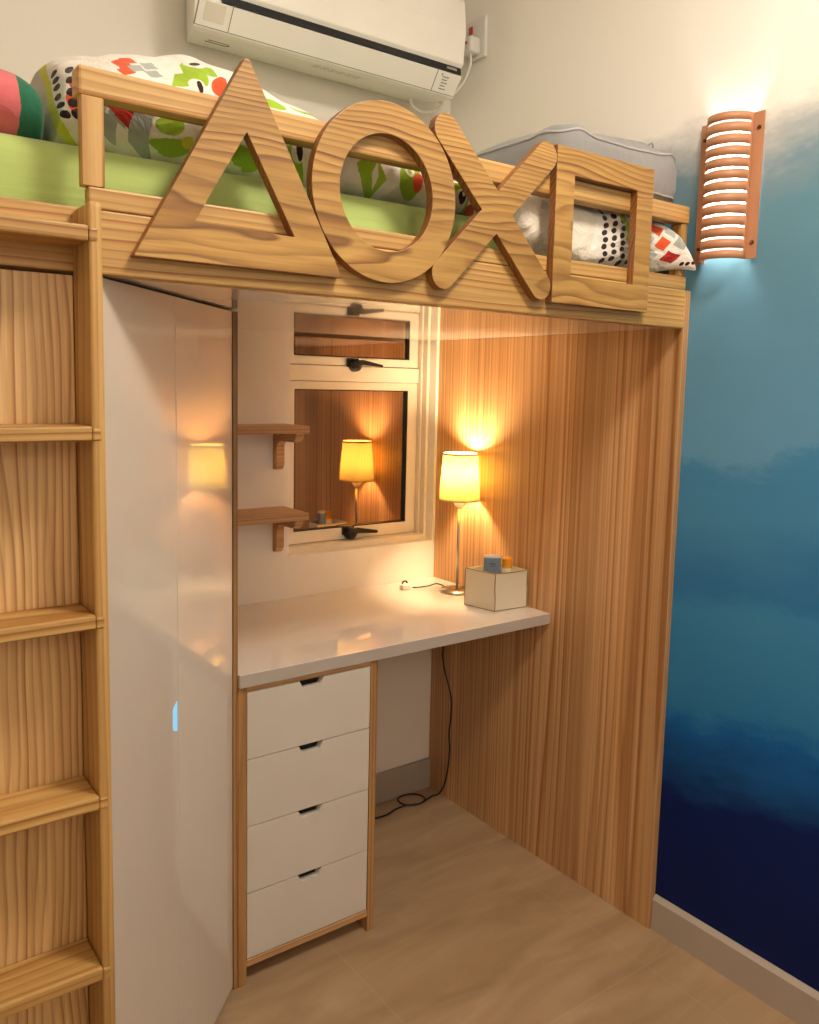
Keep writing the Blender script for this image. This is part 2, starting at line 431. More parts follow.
# ------------------------------------------------------------------ the four big wooden shapes on the rail
def L(x, z): return ((x+1.741)*1.0141-1.741, (z-1.3917)*1.0141+1.3917)
y0, y1 = F-.0192, F-.0001
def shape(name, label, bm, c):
    o = obj(name, bm, [M['wood_letter'], M['wood_edge_shaded']], bevel=.0012, origin=(c[0], (y0+y1)/2, c[1]))
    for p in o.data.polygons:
        if abs(p.normal.y) < .5: p.material_index = 1       # sawn edges: end grain, with side shade also put into the colour
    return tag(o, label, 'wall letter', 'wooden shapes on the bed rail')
def rounded(pts, rs, n=6):
    out = []
    for i, (p, r) in enumerate(zip(pts, rs)):
        p = Vector(p); a = (Vector(pts[i-1])-p).normalized(); c = (Vector(pts[(i+1) % len(pts)])-p).normalized()
        half = a.angle(c)/2; d = r/math.tan(half)
        s, e = p+a*d, p+c*d; ctr = p+(a+c).normalized()*(r/math.sin(half))
        for k in range(n):
            q = s.lerp(e, k/(n-1))-ctr; out.append(tuple(ctr+q.normalized()*r))
    return out
o_ = rounded([L(-1.340, 1.570), L(-.989, 1.570), L(-1.1635, 1.886)], [.0015, .0015, .006])
i_ = rounded([L(-1.247, 1.630), L(-1.080, 1.626), L(-1.1635, 1.772)], [.0008, .0008, .0008])
shape('wooden_triangle', 'large wooden triangle cut-out on the bed rail, beside the ring', ring_prism(o_, i_, XZ, y0, y1), (-1.155, 1.57))
c = L(-.899, 1.7205); ro, ri = .1525, .0985
circ = lambda r: [(c[0]+r*math.cos(2*PI*k/72), c[1]+r*math.sin(2*PI*k/72)) for k in range(72)]
shape('wooden_ring', 'large round wooden ring on the bed rail, between triangle and cross', ring_prism(circ(ro), circ(ri), XZ, y0, y1), (c[0], c[1]-ro))
cx, cz = L(-.6455, 1.7225); hw = .0282
ends = [L(-.7735, 1.8500), L(-.5235, 1.5975), L(-.5195, 1.8475), L(-.7715, 1.5975)]
dirs = [(Vector(e)-Vector((cx, cz))) for e in ends]
order = sorted(dirs, key=lambda v: math.atan2(v.y, v.x))
poly = []
for k, d in enumerate(order):
    u = d.normalized(); nrm = Vector((-u.y, u.x)); e = Vector((cx, cz))+d
    base = math.atan2(u.y, u.x)
    for j in range(13):
        a = base-PI/2+PI*j/12; poly.append((e.x+hw*math.cos(a), e.y+hw*math.sin(a)))
    d2 = order[(k+1) % 4].normalized()          # inner notch between this arm and the next
    ang = u.angle(d2); bis = (u+d2).normalized()
    q = Vector((cx, cz))+bis*(hw/math.sin(ang/2)); poly.append((q.x, q.y))
shape('wooden_cross', 'large wooden X with rounded arms on the bed rail', prism(poly, XZ, y0, y1), (cx, cz-.15))
a, b_ = L(-.491, 1.567); c2, d2 = L(-.187, 1.8755)
so = [(a, b_), (c2, b_), (c2, d2), (a, d2)]
ia, ib = L(-.438, 1.624); ic, id_ = L(-.241, 1.8225)
shape('wooden_square', 'large square wooden frame on the bed rail, nearest the slatted wall lamp', ring_prism(so, [(ia, ib), (ic, ib), (ic, id_), (ia, id_)], XZ, y0, y1), ((a+c2)/2, b_))

# ------------------------------------------------------------------ bedding
def soft_box(x0, x1, y0, y1, z0, z1, r, n=6):
    bm = box(x0, x1, y0, y1, z0, z1)
    bmesh.ops.bevel(bm, geom=bm.edges[:], offset=r, segments=n, affect='EDGES', profile=.5)
    return bm
mat = soft_box(bx0+.02, -.006, -.862, -.035, ZU+.019, 1.742, .03)
o = obj('mattress', mat, M['mattress_green'], smooth=True, origin=(-1.1, -.45, ZU+.019))
tag(o, 'mattress under a lime green fitted sheet, lying in the loft bed', 'mattress')

def lump(path, name, mats, parent=None, seg=40, sub=10, amp=.010, sc_=7, seed=0, flat=2.3, fold=.006, fix=None):
    """a soft roll of cloth along a path of (x, y, z, ry, rz)"""
    P = [Vector(p) for p in [q[:3] for q in path]]; Rr = [q[3:] for q in path]
    pts = []
    def cr(a, b, c, d, t): return .5*((2*b)+(c-a)*t+(2*a-5*b+4*c-d)*t*t+(3*b-a-3*c+d)*t**3)
    for i in range(len(P)-1):
        i0, i3 = max(i-1, 0), min(i+2, len(P)-1)
        for s in range(sub):
            t = s/sub
            pts.append((cr(P[i0], P[i], P[i+1], P[i3], t), cr(Rr[i0][0], Rr[i][0], Rr[i+1][0], Rr[i3][0], t), cr(Rr[i0][1], Rr[i][1], Rr[i+1][1], Rr[i3][1], t)))
    pts.append((P[-1], *Rr[-1]))
    bm = bmesh.new(); rings = []
    for p, ry, rz in pts:
        ring = []
        for k in range(seg):
            a = 2*PI*k/seg; ca, sa = math.cos(a), math.sin(a)
            yy = math.copysign(abs(ca)**(2/flat), ca)*ry; zz = math.copysign(abs(sa)**(2/flat), sa)*rz
            q = Vector((p.x, p.y+yy, p.z+zz))
            nn = noise.noise(q*sc_+Vector((seed, 0, 0))); n2 = noise.noise(Vector((q.x*26+seed, q.y*9, q.z*9+nn*2)))
            d = Vector((0, yy, zz)).normalized()
            s_ = min(1, max(ry, rz)/.05)
            q += d*(amp*nn+fold*n2)*s_; q.x += .5*amp*noise.noise(q*sc_*1.3+Vector((9, seed, 0)))*s_
            if fix: fix(q)
            ring.append(bm.verts.new(q))
        rings.append(ring)
    for a, b in zip(rings, rings[1:]):
        for k in range(seg): bm.faces.new((a[k], a[(k+1) % seg], b[(k+1) % seg], b[k]))
    bm.faces.new(rings[0][::-1]); bm.faces.new(rings[-1])
    return bm
MT = 1.7425                      # top of the mattress, which the bedding lies on
def on_mattress(q): q.z = max(q.z, MT)
def over_edge(q):                # a pillow that slumps over the mattress edge, inside the rail
    if q.z < MT and q.y > -.866:
        if q.y < -.825: q.y = -.866
        else: q.z = MT
    if q.x < -.10: q.y = max(q.y, -.897)
    elif -.937 < q.y < -.897: q.z = max(q.z, 1.667)

GN, OR, RD_, DK, GY, WH, YL = '9CBE22', 'E4582A', 'B82A20', '2C1418', 'A9AFA9', 'EFE8DC', 'D6D23A'
dl = (-1.0, -.56, 1.742)
S_ = []
S_ += [('o', -1.372, 1.840, .012, .014, 0, OR), ('o', -1.374, 1.808, .011, .018, .5, OR)]
for x, z in [(-1.428,1.866),(-1.422,1.850),(-1.416,1.836),(-1.408,1.819),(-1.400,1.803),(-1.392,1.788)]: S_.append(('o', x, z, .0105, .0056, 0, DK))
for x, z in [(-1.392,1.861),(-1.383,1.842),(-1.378,1.822),(-1.375,1.806),(-1.371,1.791)]: S_.append(('o', x, z, .0088, .0066, -.2, DK))
for x, z, c in [(-1.333,1.81,GY),(-1.327,1.783,GY),(-1.302,1.800,GY),(-1.292,1.799,RD_),(-1.310,1.817,RD_),(-1.268,1.790,GY),(-1.280,1.772,GY),(-1.258,1.809,GY)]:
    S_.append(('d', x, z, .019, .021, .2, c))
for x, z, c in [(-1.311,1.886,OR),(-1.298,1.879,OR),(-1.300,1.893,OR),(-1.292,1.868,OR),(-1.264,1.891,GY),(-1.252,1.874,GY),(-1.278,1.878,GY)]: S_.append(('d', x, z, .017, .010, -.1, c))
def owl(x, z):
    return [('o', x+.004, z+.002, .036, .018, -.75, GN), ('r', x-.016, z-.018, .014, .014, .2, GN), ('d', x+.024, z+.012, .024, .012, -.5, GN),
            ('o', x-.002, z+.026, .021, .012, -.2, WH), ('o', x, z+.027, .0095, .0048, .2, DK),
            ('o', x+.014, z-.026, .018, .012, -.5, WH), ('o', x+.019, z-.026, .0046, .011, .45, DK),
            ('o', x+.052, z-.018, .015, .019, .1, OR)]
S_ += owl(-1.188, 1.890)
S_ += [('o', -1.050, 1.868, .035, .009, -.1, GN), ('o', -.98, 1.872, .03, .004, -.1, GN)]
S_ += [('o', -1.220, 1.798, .024, .012, .2, GN), ('o', -1.228, 1.774, .035, .008, .1, GN), ('o', -1.196, 1.782, .012, .006, .4, YL), ('o', -1.11, 1.780, .04, .012, -.1, GN)]
S_ += [('o', -.996, 1.780, .016, .036, .1, GN), ('o', -.990, 1.799, .013, .014, 0, WH), ('o', -.986, 1.801, .006, .012, .2, DK)]
S_ += [('d', -.835, 1.784, .036, .036, -.2, GN), ('d', -.826, 1.782, .008, .02, -.2, WH)]
S_ += [('o', -.745, 1.790, .026, .032, 0, GN), ('o', -.746, 1.802, .012, .010, 0, WH), ('o', -.746, 1.802, .006, .005, 0, GN), ('o', -.726, 1.786, .012, .016, 0, OR)]
S_ += [('o', -.630, 1.760, .032, .036, 0, GN), ('o', -.620, 1.766, .017, .018, 0, WH), ('o', -.617, 1.770, .010, .010, 0, DK), ('o', -.614, 1.775, .004, .004, 0, WH), ('o', -.588, 1.752, .013, .012, 0, OR)]
mduvet = printed('owl_print_cotton', WH, S_, dl, bands=[(-1.90, -1.428, .54, 'C4BFB2'), (-1.430, -1.410, .54, YL)], wrap=.6)  # grey left band: shade painted into the white cloth; yellow band is print
path = [(-1.404, -.66, 1.765, .05, .02), (-1.396, -.64, 1.795, .16, .062), (-1.37, -.60, 1.822, .245, .084), (-1.24, -.58, 1.838, .275, .102), (-1.14, -.57, 1.848, .285, .112),
        (-1.04, -.565, 1.840, .285, .103), (-.94, -.57, 1.820, .285, .082), (-.85, -.58, 1.806, .280, .068), (-.74, -.59, 1.790, .272, .054), (-.62, -.60, 1.778, .26, .042), (-.56, -.60, 1.766, .22, .026), (-.545, -.60, 1.760, .05, .01)]
o = obj('duvet', lump(path, 'duvet', None, amp=.018, sc_=9, seed=3, fold=.010, seg=72, sub=14, fix=on_mattress), mduvet, smooth=True, origin=dl)
tag(o, 'crumpled white duvet printed with green owls, bunched along the mattress', 'duvet')

pl = (-.28, -.80, 1.70)
P_ = []
for i in range(4):
    for j in range(9):
        x = -.254+.030*i+.004*(j % 2); z = 1.682+.0155*j+(.007 if i % 2 else 0)
        if i == 3 and j > 5: continue
        P_.append(('o', x, z, .0088, .0060, .25, DK))
P_ += [('d', -.192, 1.782, .014, .016, .2, GN), ('d', -.176, 1.765, .012, .016, .2, GN), ('d', -.168, 1.742, .012, .018, .2, GN)]
for x, z, c in [(-.098,1.784,RD_),(-.082,1.768,OR),(-.068,1.738,OR),(-.052,1.708,RD_),(-.055,1.765,GY),(-.038,1.740,GY),(-.100,1.745,GY),(-.084,1.712,GY)]: P_.append(('d', x, z, .0135, .0165, .25, c))
for k in range(3): P_.append(('o', -.032+.008*k, 1.692+.001*k, .0032, .0042, 0, DK))
mpil = printed('dotted_pillow_cotton', 'EDE2CF', P_, pl, wrinkle=.8, bands=[(-.275, -.125, -.25, 'F0EADF'), (-.125, .10, -.25, 'EFE6DA')])
path = [(-.538, -.79, 1.755, .02, .015), (-.525, -.79, 1.750, .085, .045), (-.49, -.79, 1.740, .11, .062), (-.40, -.79, 1.732, .118, .078), (-.28, -.79, 1.730, .118, .086), (-.17, -.79, 1.735, .115, .082),
        (-.09, -.815, 1.740, .085, .066), (-.055, -.865, 1.733, .062, .054), (-.030, -.915, 1.714, .040, .034), (-.016, -.948, 1.692, .016, .013), (-.010, -.962, 1.680, .004, .004)]
o = obj('pillow', lump(path, 'pillow', None, amp=.010, sc_=11, seed=21, fold=.006, seg=64, sub=12, fix=over_edge), mpil, smooth=True, origin=pl)
tag(o, 'cream pillow with black dots and red diamonds, pressed against the guard rail', 'pillow', 'pillows on the loft bed')

def pillow_mesh(c, h, rotz=0, tilt=0, rotx=0, seam=.25, amp=.006, n=36, seed=0, p=4.0, box_=False):
    bm = bmesh.new(); grid = {}
    Rm = Matrix.Rotation(rotz, 3, 'Z') @ Matrix.Rotation(tilt, 3, 'Y') @ Matrix.Rotation(rotx, 3, 'X')
    for s in (1, -1):
        for i in range(n+1):
            for j in range(n+1):
                u, v = -1+2*i/n, -1+2*j/n
                edge = i in (0, n) or j in (0, n)
                if s == -1 and edge: grid[(s, i, j)] = grid[(1, i, j)]; continue
                t = ((1-abs(u)**p)*(1-abs(v)**p))
                t = max(t, 0)**.42
                px = u*(1-.05*(abs(v)**3)) ; py = v*(1-.05*(abs(u)**3))
                q = Vector((px*h[0], py*h[1], s*h[2]*t))
                w = noise.noise(q*14+Vector((seed, s*3, 0)))+.6*noise.noise(Vector((q.x*34, q.y*6, seed)))
                q.z += s*amp*w*min(1, t*1.5)
                grid[(s, i, j)] = bm.verts.new(Vector(c)+Rm @ q)
    for s in (1, -1):
        for i in range(n):
            for j in range(n):
                bm.faces.new([grid[(s, i, j)], grid[(s, i+1, j)], grid[(s, i+1, j+1)], grid[(s, i, j+1)]][::s])
    return bm
# pillow with a pink end and a green band, far left
gl = (-1.58, -.74, 1.742)
mpg = printed('pink_green_cotton', 'D96F74', [], gl, wrinkle=.5, bands=[(-1.462, -1.30, .05, '17694A')])
path = [(-1.78, -.73, 1.77, .03, .03), (-1.75, -.73, 1.785, .12, .045), (-1.66, -.73, 1.79, .14, .055), (-1.55, -.73, 1.793, .14, .058), (-1.475, -.73, 1.790, .13, .056), (-1.442, -.735, 1.787, .115, .051), (-1.424, -.74, 1.780, .09, .040), (-1.416, -.74, 1.772, .02, .01)]
o = obj('pillow', lump(path, 'pillow', None, amp=.008, sc_=9, seed=31, fold=.004, seg=56, sub=10, fix=on_mattress), mpg, smooth=True, origin=gl)
tag(o, 'pink pillow with a dark green end, at the far left of the mattress', 'pillow', 'pillows on the loft bed')

# grey boxy cushion resting on the rail against the blue wall
gc = Vector((-.203, -.700, 1.836))
def grey_cushion():
    bm = bmesh.new(); hx, hy = .213, .215
    levels = [(0, .92), (.012, .975), (.035, 1.0), (.075, 1.0), (.098, .975)]
    N = 80; rings = []
    def per(k):
        a = 2*PI*k/N; ca, sa = math.cos(a), math.sin(a); e = 2/8
        return math.copysign(abs(ca)**e, ca), math.copysign(abs(sa)**e, sa)
    for z, s in levels:
        rings.append([(per(k)[0]*hx*s, per(k)[1]*hy*s, z) for k in range(N)])
    for k_, zz in ((.93, .108), (.80, .124), (.60, .140), (.35, .150), (.12, .154)):
        rings.append([(per(k)[0]*hx*k_, per(k)[1]*hy*k_, zz) for k in range(N)])
    V = []
    for r in rings:
        row = []
        for x, y, z in r:
            d = .013*noise.noise(Vector((x*9, y*9, z*9)))+.012*noise.noise(Vector((x*16+y*10, y*14-x*6+z*20, 2.0)))
            f = min(1, z/.03)
            row.append(bm.verts.new((gc.x+x*(1-.01*f), gc.y+y, gc.z+z+d*f)))
        V.append(row)
    for a, b in zip(V, V[1:]):
        for k in range(N): bm.faces.new((a[k], a[(k+1) % N], b[(k+1) % N], b[k]))
    bm.faces.new(V[0][::-1]); bm.faces.new(V[-1])
    pipe = [tuple(Vector(V[4][k].co)) for k in range(N)]; pipe2 = [tuple(Vector(V[1][k].co)) for k in range(N)]
    return bm, pipe, pipe2
bm, pipe, pipe2 = grey_cushion()
cu = thing('cushion', 'thick grey piped cushion resting on the rail against the blue wall', 'cushion', tuple(gc))
obj('cover', bm, M['cushion_grey'], cu, smooth=True)
obj('piping', tube(pipe+[pipe[0]], .0032, 6, sub=1), M['pipe_grey'], cu, smooth=True)
obj('piping', tube(pipe2+[pipe2[0]], .0028, 6, sub=1), M['pipe_grey'], cu, smooth=True)
obj('loop_tab', tube([(gc.x+.155, gc.y-.13, gc.z+.125), (gc.x+.162, gc.y-.138, gc.z+.146), (gc.x+.172, gc.y-.14, gc.z+.148), (gc.x+.176, gc.y-.138, gc.z+.120)], .0025, 6), M['cushion_grey'], cu, smooth=True)

# ------------------------------------------------------------------ wardrobe with diagonal doors
wd = thing('wardrobe', 'white gloss corner wardrobe with slanted doors under the bed', 'wardrobe', (-1.2, -.5, 0))
A = Vector((-1.384, -.933)); B = Vector((-.987, -.536)); n_ = Vector((-.7071, .7071)); dirv = (B-A).normalized(); LEN = (B-A).length
seam = (Vector((-1.190, -.739))-A).length
def door_fn(u, v, d):
    p = A+dirv*u+n_*d; return (p.x, p.y, v)
z0, z1 = .012, ZU-.0025
left = [(0.002, z0), (seam-.001, z0), (seam-.001, .744), (seam-.023, .755), (seam-.025, .763), (seam-.025, .790), (seam-.022, .798), (seam-.001, .808), (seam-.001, z1), (0.002, z1)]
dl_ = obj('door', prism(left, door_fn, 0, .018), M['door_white'], wd, bevel=.001, label='left door with a notched finger pull')
pl_ = [(seam-.0013, .7447), (seam-.0227, .7554), (seam-.0247, .763), (seam-.0247, .790), (seam-.0217, .7977), (seam-.0013, .8073)]
obj('finger_pull', prism(pl_, door_fn, .0022, .012), M['blue_pull_glow'], dl_, label='pale blue glowing plate in the finger notch')
right = [(seam+.001, z0), (LEN-.003, z0), (LEN-.003, z1), (seam+.001, z1)]
obj('door', prism(right, door_fn, 0, .018), M['door_white'], wd, bevel=.001)
obj('side_board', box(-.986, -.9745, -.5345, -.001, 0, ZU-.002), M['wood_drawer'], wd, bevel=.001, label='pine edge board between wardrobe and desk')
obj('side_board', box(-1.398, -1.386, F+.014, -.001, 0, ZU-.002), M['wood_drawer'], wd, bevel=.001)
obj('plinth', prism([(0.01, 0), (LEN-.01, 0), (LEN-.01, .011), (0.01, .011)], door_fn, .006, .02), M['dark_inside'], wd)
obj('inside_lining', box(-1.38, -.99, -.02, -.004, .0, 1.53), M['dark_inside'], wd)

# ------------------------------------------------------------------ desk and drawers
DT = .75
dk = obj('desk', box(-.974, -.0005, -.5436, -.0005, DT-.031, DT), M['gloss_white'], bevel=.0015, origin=(-.49, -.27, DT-.031))
dk.data.materials.append(plain('greige_desk_front', 'B8ACA0', rough=.3))  # front face gets a darker tone than the top
for p in dk.data.polygons:
    if p.normal.y < -.9: p.material_index = 1
tag(dk, 'white gloss desk top under the window between wardrobe and pine panel', 'desk')
cb = thing('drawer_cabinet', 'white four drawer cabinet with pine edging under the desk', 'drawer cabinet', (-.785, -.29, 0))
ct = DT-.0315; FY = -.535
obj('carcass', box(-.952, -.618, FY+.022, -.02, .045, ct-.016), M['dark_inside'], cb)
obj('side_edging', box(-.974, -.953, FY, -.02, 0, ct), M['wood_drawer'], cb, bevel=.001)
obj('side_edging', box(-.617, -.597, FY, -.02, 0, ct), M['wood_drawer'], cb, bevel=.001)
obj('top_edging', box(-.953, -.617, FY, -.02, ct-.013, ct), M['wood_shelf'], cb, bevel=.001)
obj('bottom_edging', box(-.953, -.617, FY, -.02, .043, .060), M['wood_shelf'], cb, bevel=.001)
obj('kick_board', box(-.953, -.617, FY+.055, FY+.07, 0, .043), M['wood_shelf'], cb)
zs = [.7045, .5455, .3850, .2230, .0615]
for k in range(4):
    t_, b2 = zs[k]-.001, zs[k+1]+.001
    xl, xr = -.9515, -.6185
    pr = [(xl, b2), (xr, b2), (xr, t_), (-.752, t_), (-.762, t_-.017), (-.808, t_-.017), (-.818, t_), (xl, t_)]
    d = obj('drawer', prism(pr, XZ, FY+.001, FY+.019), M['drawer_white'], cb, bevel=.0008)
# ------------------------------------------------------------------ wall shelves beside the window
def wall_shelf(zt, label):
    s = thing('wall_shelf', label, 'shelf', (-.77, 0, zt), 'pine shelves beside the window')
    obj('board', box(-.973, -.576, -.152, -.001, zt-.021, zt), M['wood_shelf'], s, bevel=.002)
    for x0 in (-.614, -.94):
        zb = zt-.0215
        poly = [(-.001, zb), (-.001, zb-.112), (-.014, zb-.112), (-.022, zb-.106), (-.026, zb-.094), (-.026, zb-.040), (-.034, zb-.030), (-.046, zb-.026), (-.116, zb-.026), (-.130, zb-.022), (-.138, zb-.012), (-.140, zb)]
        obj('bracket', prism(poly, YZ, x0, x0+.026), M['wood_shelf'], s, bevel=.002)
wall_shelf(1.277, 'upper small pine shelf on the wall beside the window')
wall_shelf(1.032, 'lower small pine shelf on the wall beside the window')

# ------------------------------------------------------------------ desk lamp
lx, ly = -.066, -.203
def lamp_mats():
    m = bpy.data.materials.new('pleated_shade_fabric'); m.use_nodes = True; nt = m.node_tree; nt.nodes.clear(); t = NT(nt)
    tc = t.n('ShaderNodeTexCoord').outputs['Object']; f = t.noise(tc, 40, 3)
    c = t.mix(f, lin('D8BC5E'), lin('E4CC70'))
    d = t.n('ShaderNodeBsdfDiffuse'); tr = t.n('ShaderNodeBsdfTranslucent'); t.l(c, d.inputs[0]); t.l(c, tr.inputs[0])
    mx = t.n('ShaderNodeMixShader'); mx.inputs[0].default_value = .085; t.l(d.outputs[0], mx.inputs[1]); t.l(tr.outputs[0], mx.inputs[2])
    o = t.n('ShaderNodeOutputMaterial'); t.l(mx.outputs[0], o.inputs[0]); return m
lamp = thing('table_lamp', 'lit table lamp with a pleated cream shade on the desk corner', 'lamp', (lx, ly, DT))
obj('base', lathe([(0, DT), (.052, DT), (.054, DT+.003), (.052, DT+.007), (.012, DT+.011), (0, DT+.011)], lx, ly, 48), M['steel'], lamp, smooth=True)
obj('pole', lathe([(.0045, DT+.010), (.0045, 1.022)], lx, ly, 16, close=True), M['steel'], lamp, smooth=True)
obj('socket', lathe([(.006, 1.018), (.013, 1.026), (.018, 1.034), (.020, 1.050), (.019, 1.090), (.015, 1.096), (0, 1.0965)], lx, ly, 24), M['white_plastic'], lamp, smooth=True)
shade = obj('lamp_shade', lathe([(.0625, 1.043), (.0520, 1.188)], lx, ly, 120, pleat=.03), lamp_mats(), lamp)
trim = lathe([(.0645, 1.042), (.0645, 1.047), (.0630, 1.047), (.0630, 1.042), (.0645, 1.042)], lx, ly, 60)
trim2 = lathe([(.0538, 1.184), (.0538, 1.190), (.0525, 1.190), (.0525, 1.184), (.0538, 1.184)], lx, ly, 60)
rb_ = plain('shade_ribbon', 'D9BE88', rough=.8)
obj('shade_trim', trim, rb_, shade); obj('shade_trim', trim2, rb_, shade)
obj('bulb', lathe([(.0, 1.097), (.012, 1.098), (.016, 1.110), (.023, 1.128), (.024, 1.140), (.019, 1.155), (.010, 1.163), (0, 1.164)], lx, ly, 24), emis('warm_bulb_glow', 'FFDEB0', 600), lamp, smooth=True)
obj('cord', tube([(lx-.004, ly+.05, DT+.004), (lx-.02, ly+.075, DT+.012), (lx-.045, ly+.085, DT+.006), (lx-.075, ly+.092, DT+.004), (lx-.10, ly+.10, DT+.004)], .0022), M['black_plastic'], lamp, smooth=True)

# little white cord plug on the desk
pg = thing('plug', 'small white cord plug lying at the back of the desk', 'plug', (-.19, -.098, DT))
obj('body', soft_box(-.208, -.176, -.108, -.086, DT, DT+.017, .004, 3), M['white_plastic'], pg, smooth=False)
obj('loop', tube([(-.198, -.090, DT+.016), (-.192, -.088, DT+.023), (-.180, -.087, DT+.023), (-.175, -.088, DT+.014)], .0028), M['black_plastic'], pg, smooth=True)

# fabric box with two bottles standing in it
bc = Vector((-.013, -.395)); ang = -.04
pts = {'n': Vector((-.128, -.447)), 'r': Vector((-.010, -.456)), 'l': Vector((-.150, -.340))}
pts['b'] = pts['r']+pts['l']-pts['n']; pts['b'].x = -.012
q4 = [pts['n'], pts['r'], pts['b'], pts['l']]; bz = DT+.0005; bt = DT+.112
sb = thing('storage_box', 'cream fabric storage box with tan piping on the desk', 'box', (-.075, -.40, DT))
ctr = sum(q4, Vector((0, 0)))/4
inn = [p+(ctr-p)*.06 for p in q4]
bm = bmesh.new()
def wallq(a, b, c, d):  # vertical sides
    for p, q in ((a, b),):
        pass
O0 = [bm.verts.new((p.x, p.y, bz)) for p in q4]; O1 = [bm.verts.new((p.x, p.y, bt)) for p in q4]
I1 = [bm.verts.new((p.x, p.y, bt)) for p in inn]; I0 = [bm.verts.new((p.x, p.y, bz+.006)) for p in inn]
bm.faces.new(O0[::-1]); bm.faces.new(I0)
for k in range(4):
    j = (k+1) % 4
    bm.faces.new((O0[k], O0[j], O1[j], O1[k])); bm.faces.new((O1[k], O1[j], I1[j], I1[k])); bm.faces.new((I1[k], I1[j], I0[j], I0[k]))
obj('body', bm, M['box_fabric'], sb, bevel=.001)
bm = bmesh.new()
for k in range(4):
    a, b = q4[k], q4[(k+1) % 4]
    mid = (a+b)/2
    tube([(a.x, a.y, bt), (mid.x, mid.y, bt-.002), (b.x, b.y, bt)], .0016, 6, bm)
    tube([(a.x, a.y, bz+.001), (b.x, b.y, bz+.001)], .0012, 6, bm, sub=1)
    w_ = (a-ctr).normalized()
    tube([(a.x, a.y, bz), (a.x+.002*w_.x+.001, a.y+.002*w_.y, bz+.035), (a.x+.0005*w_.x-.0015, a.y, bz+.07), (a.x, a.y, bt)], .0014, 6, bm)
obj('piping', bm, M['box_pipe'], sb, smooth=True)
def oval(cx, cy, rx, ry, rot, prof, n=32):
    bm = bmesh.new(); rings = []
    for s, z in prof:
        rings.append([bm.verts.new((cx+math.cos(rot)*rx*s*math.cos(a)-math.sin(rot)*ry*s*math.sin(a), cy+math.sin(rot)*rx*s*math.cos(a)+math.cos(rot)*ry*s*math.sin(a), z)) for a in [2*PI*k/n for k in range(n)]])
    for a, b in zip(rings, rings[1:]):
        for k in range(n): bm.faces.new((a[k], a[(k+1) % n], b[(k+1) % n], b[k]))
    bm.faces.new(rings[0][::-1]); bm.faces.new(rings[-1]); return bm
ib_ = bz+.0065
cn = thing('deodorant_stick', 'slate blue oval stick with a pale lid standing in the fabric box', 'toiletry', (-.098, -.398, ib_))
obj('body', oval(-.098, -.398, .026, .015, -.62, [(1, ib_), (1, .898)]), M['can_blue'], cn, bevel=.001, smooth=False)
obj('lid', oval(-.098, -.398, .026, .015, -.62, [(1.0, .8985), (.99, .902), (.88, .905), (.5, .906)]), M['can_lid'], cn)
ca, sa = math.cos(-.62), math.sin(-.62)
def on_can(u, z): # printed lines on the flat front
    yy = -.015*math.sqrt(max(0, 1-(u/.026)**2))-.0004
    return (-.098+ca*u-sa*yy, -.398+sa*u+ca*yy, z)
bm = bmesh.new()
for z_, u0, u1, h in ((.888, -.006, .004, .0012), (.880, -.010, .008, .0030), (.874, -.009, .010, .0018)):
    N = 6
    a_ = [bm.verts.new(on_can(u0+(u1-u0)*k/N, z_)) for k in range(N+1)]; b_2 = [bm.verts.new(on_can(u0+(u1-u0)*k/N, z_+h)) for k in range(N+1)]
    for k in range(N): bm.faces.new((a_[k], a_[k+1], b_2[k+1], b_2[k]))
obj('printed_lines', bm, M['can_text'], cn)
ob_ = thing('bottle', 'small ivory bottle with an orange cap standing in the fabric box', 'bottle', (-.062, -.420, ib_))
obj('body', oval(-.062, -.420, .018, .018, 0, [(.9, ib_), (1, ib_+.006), (1, .862), (.92, .868)]), M['bottle_white'], ob_, smooth=False)
obj('cap', oval(-.060, -.421, .0155, .0155, 0, [(1, .8685), (1, .892), (.93, .897), (.7, .899)]), M['orange_cap'], ob_)

# black cable hanging from the desk to the floor
cab = [(-.012, -.160, .7185), (-.012, -.135, .640), (-.012, -.080, .53), (-.012, -.085, .46), (-.012, -.125, .37), (-.012, -.128, .296), (-.012, -.122, .239), (-.012, -.127, .183), (-.012, -.120, .11), (-.013, -.105, .05), (-.02, -.085, .012), (-.042, -.076, .006), (-.075, -.084, .004), (-.122, -.090, .004), (-.154, -.064, .004), (-.151, -.028, .004), (-.126, -.016, .004),
       (-.092, -.021, .004), (-.070, -.048, .005), (-.078, -.084, .009), (-.107, -.095, .007), (-.144, -.079, .005), (-.193, -.077, .004), (-.243, -.09, .004), (-.30, -.085, .004), (-.40, -.06, .004)]
o = obj('power_cable', tube(cab, .0028, 8, sub=6), M['black_plastic'], smooth=True, origin=(-.1, -.08, 0))
tag(o, 'black power cable hanging below the desk and looped on the floor', 'cable')

# ------------------------------------------------------------------ slatted wall sconce
sy, sz0, sz1 = -1.023, 1.693, 2.010
sco = thing('wall_sconce', 'terracotta half-round wall lamp with lit slots on the blue wall', 'wall lamp', (XW, sy, sz0))
a0, dep = .052, .056
xb = XW-.007
shell = bmesh.new(); NA = 40
zl = [sz0]; slots = []
for k in range(12):
    zc = sz0+.020+k*(sz1-sz0-.040)/11
    slots.append(zc); zl += [zc-.0022, zc+.0022]
zl.append(sz1)
grid = []
for z in zl:
    row = []
    for k in range(NA+1):
        a = PI*k/NA
        row.append(shell.verts.new((xb-dep*math.sin(a), sy-a0*math.cos(a), z)))
    grid.append(row)
for r in range(len(zl)-1):
    is_slot = r % 2 == 1
    for k in range(NA):
        if is_slot and 2 <= k < NA-3: continue
        shell.faces.new((grid[r][k], grid[r][k+1], grid[r+1][k+1], grid[r+1][k]))
sh = obj('shade', shell, M['sconce_wood'], sco, smooth=True)
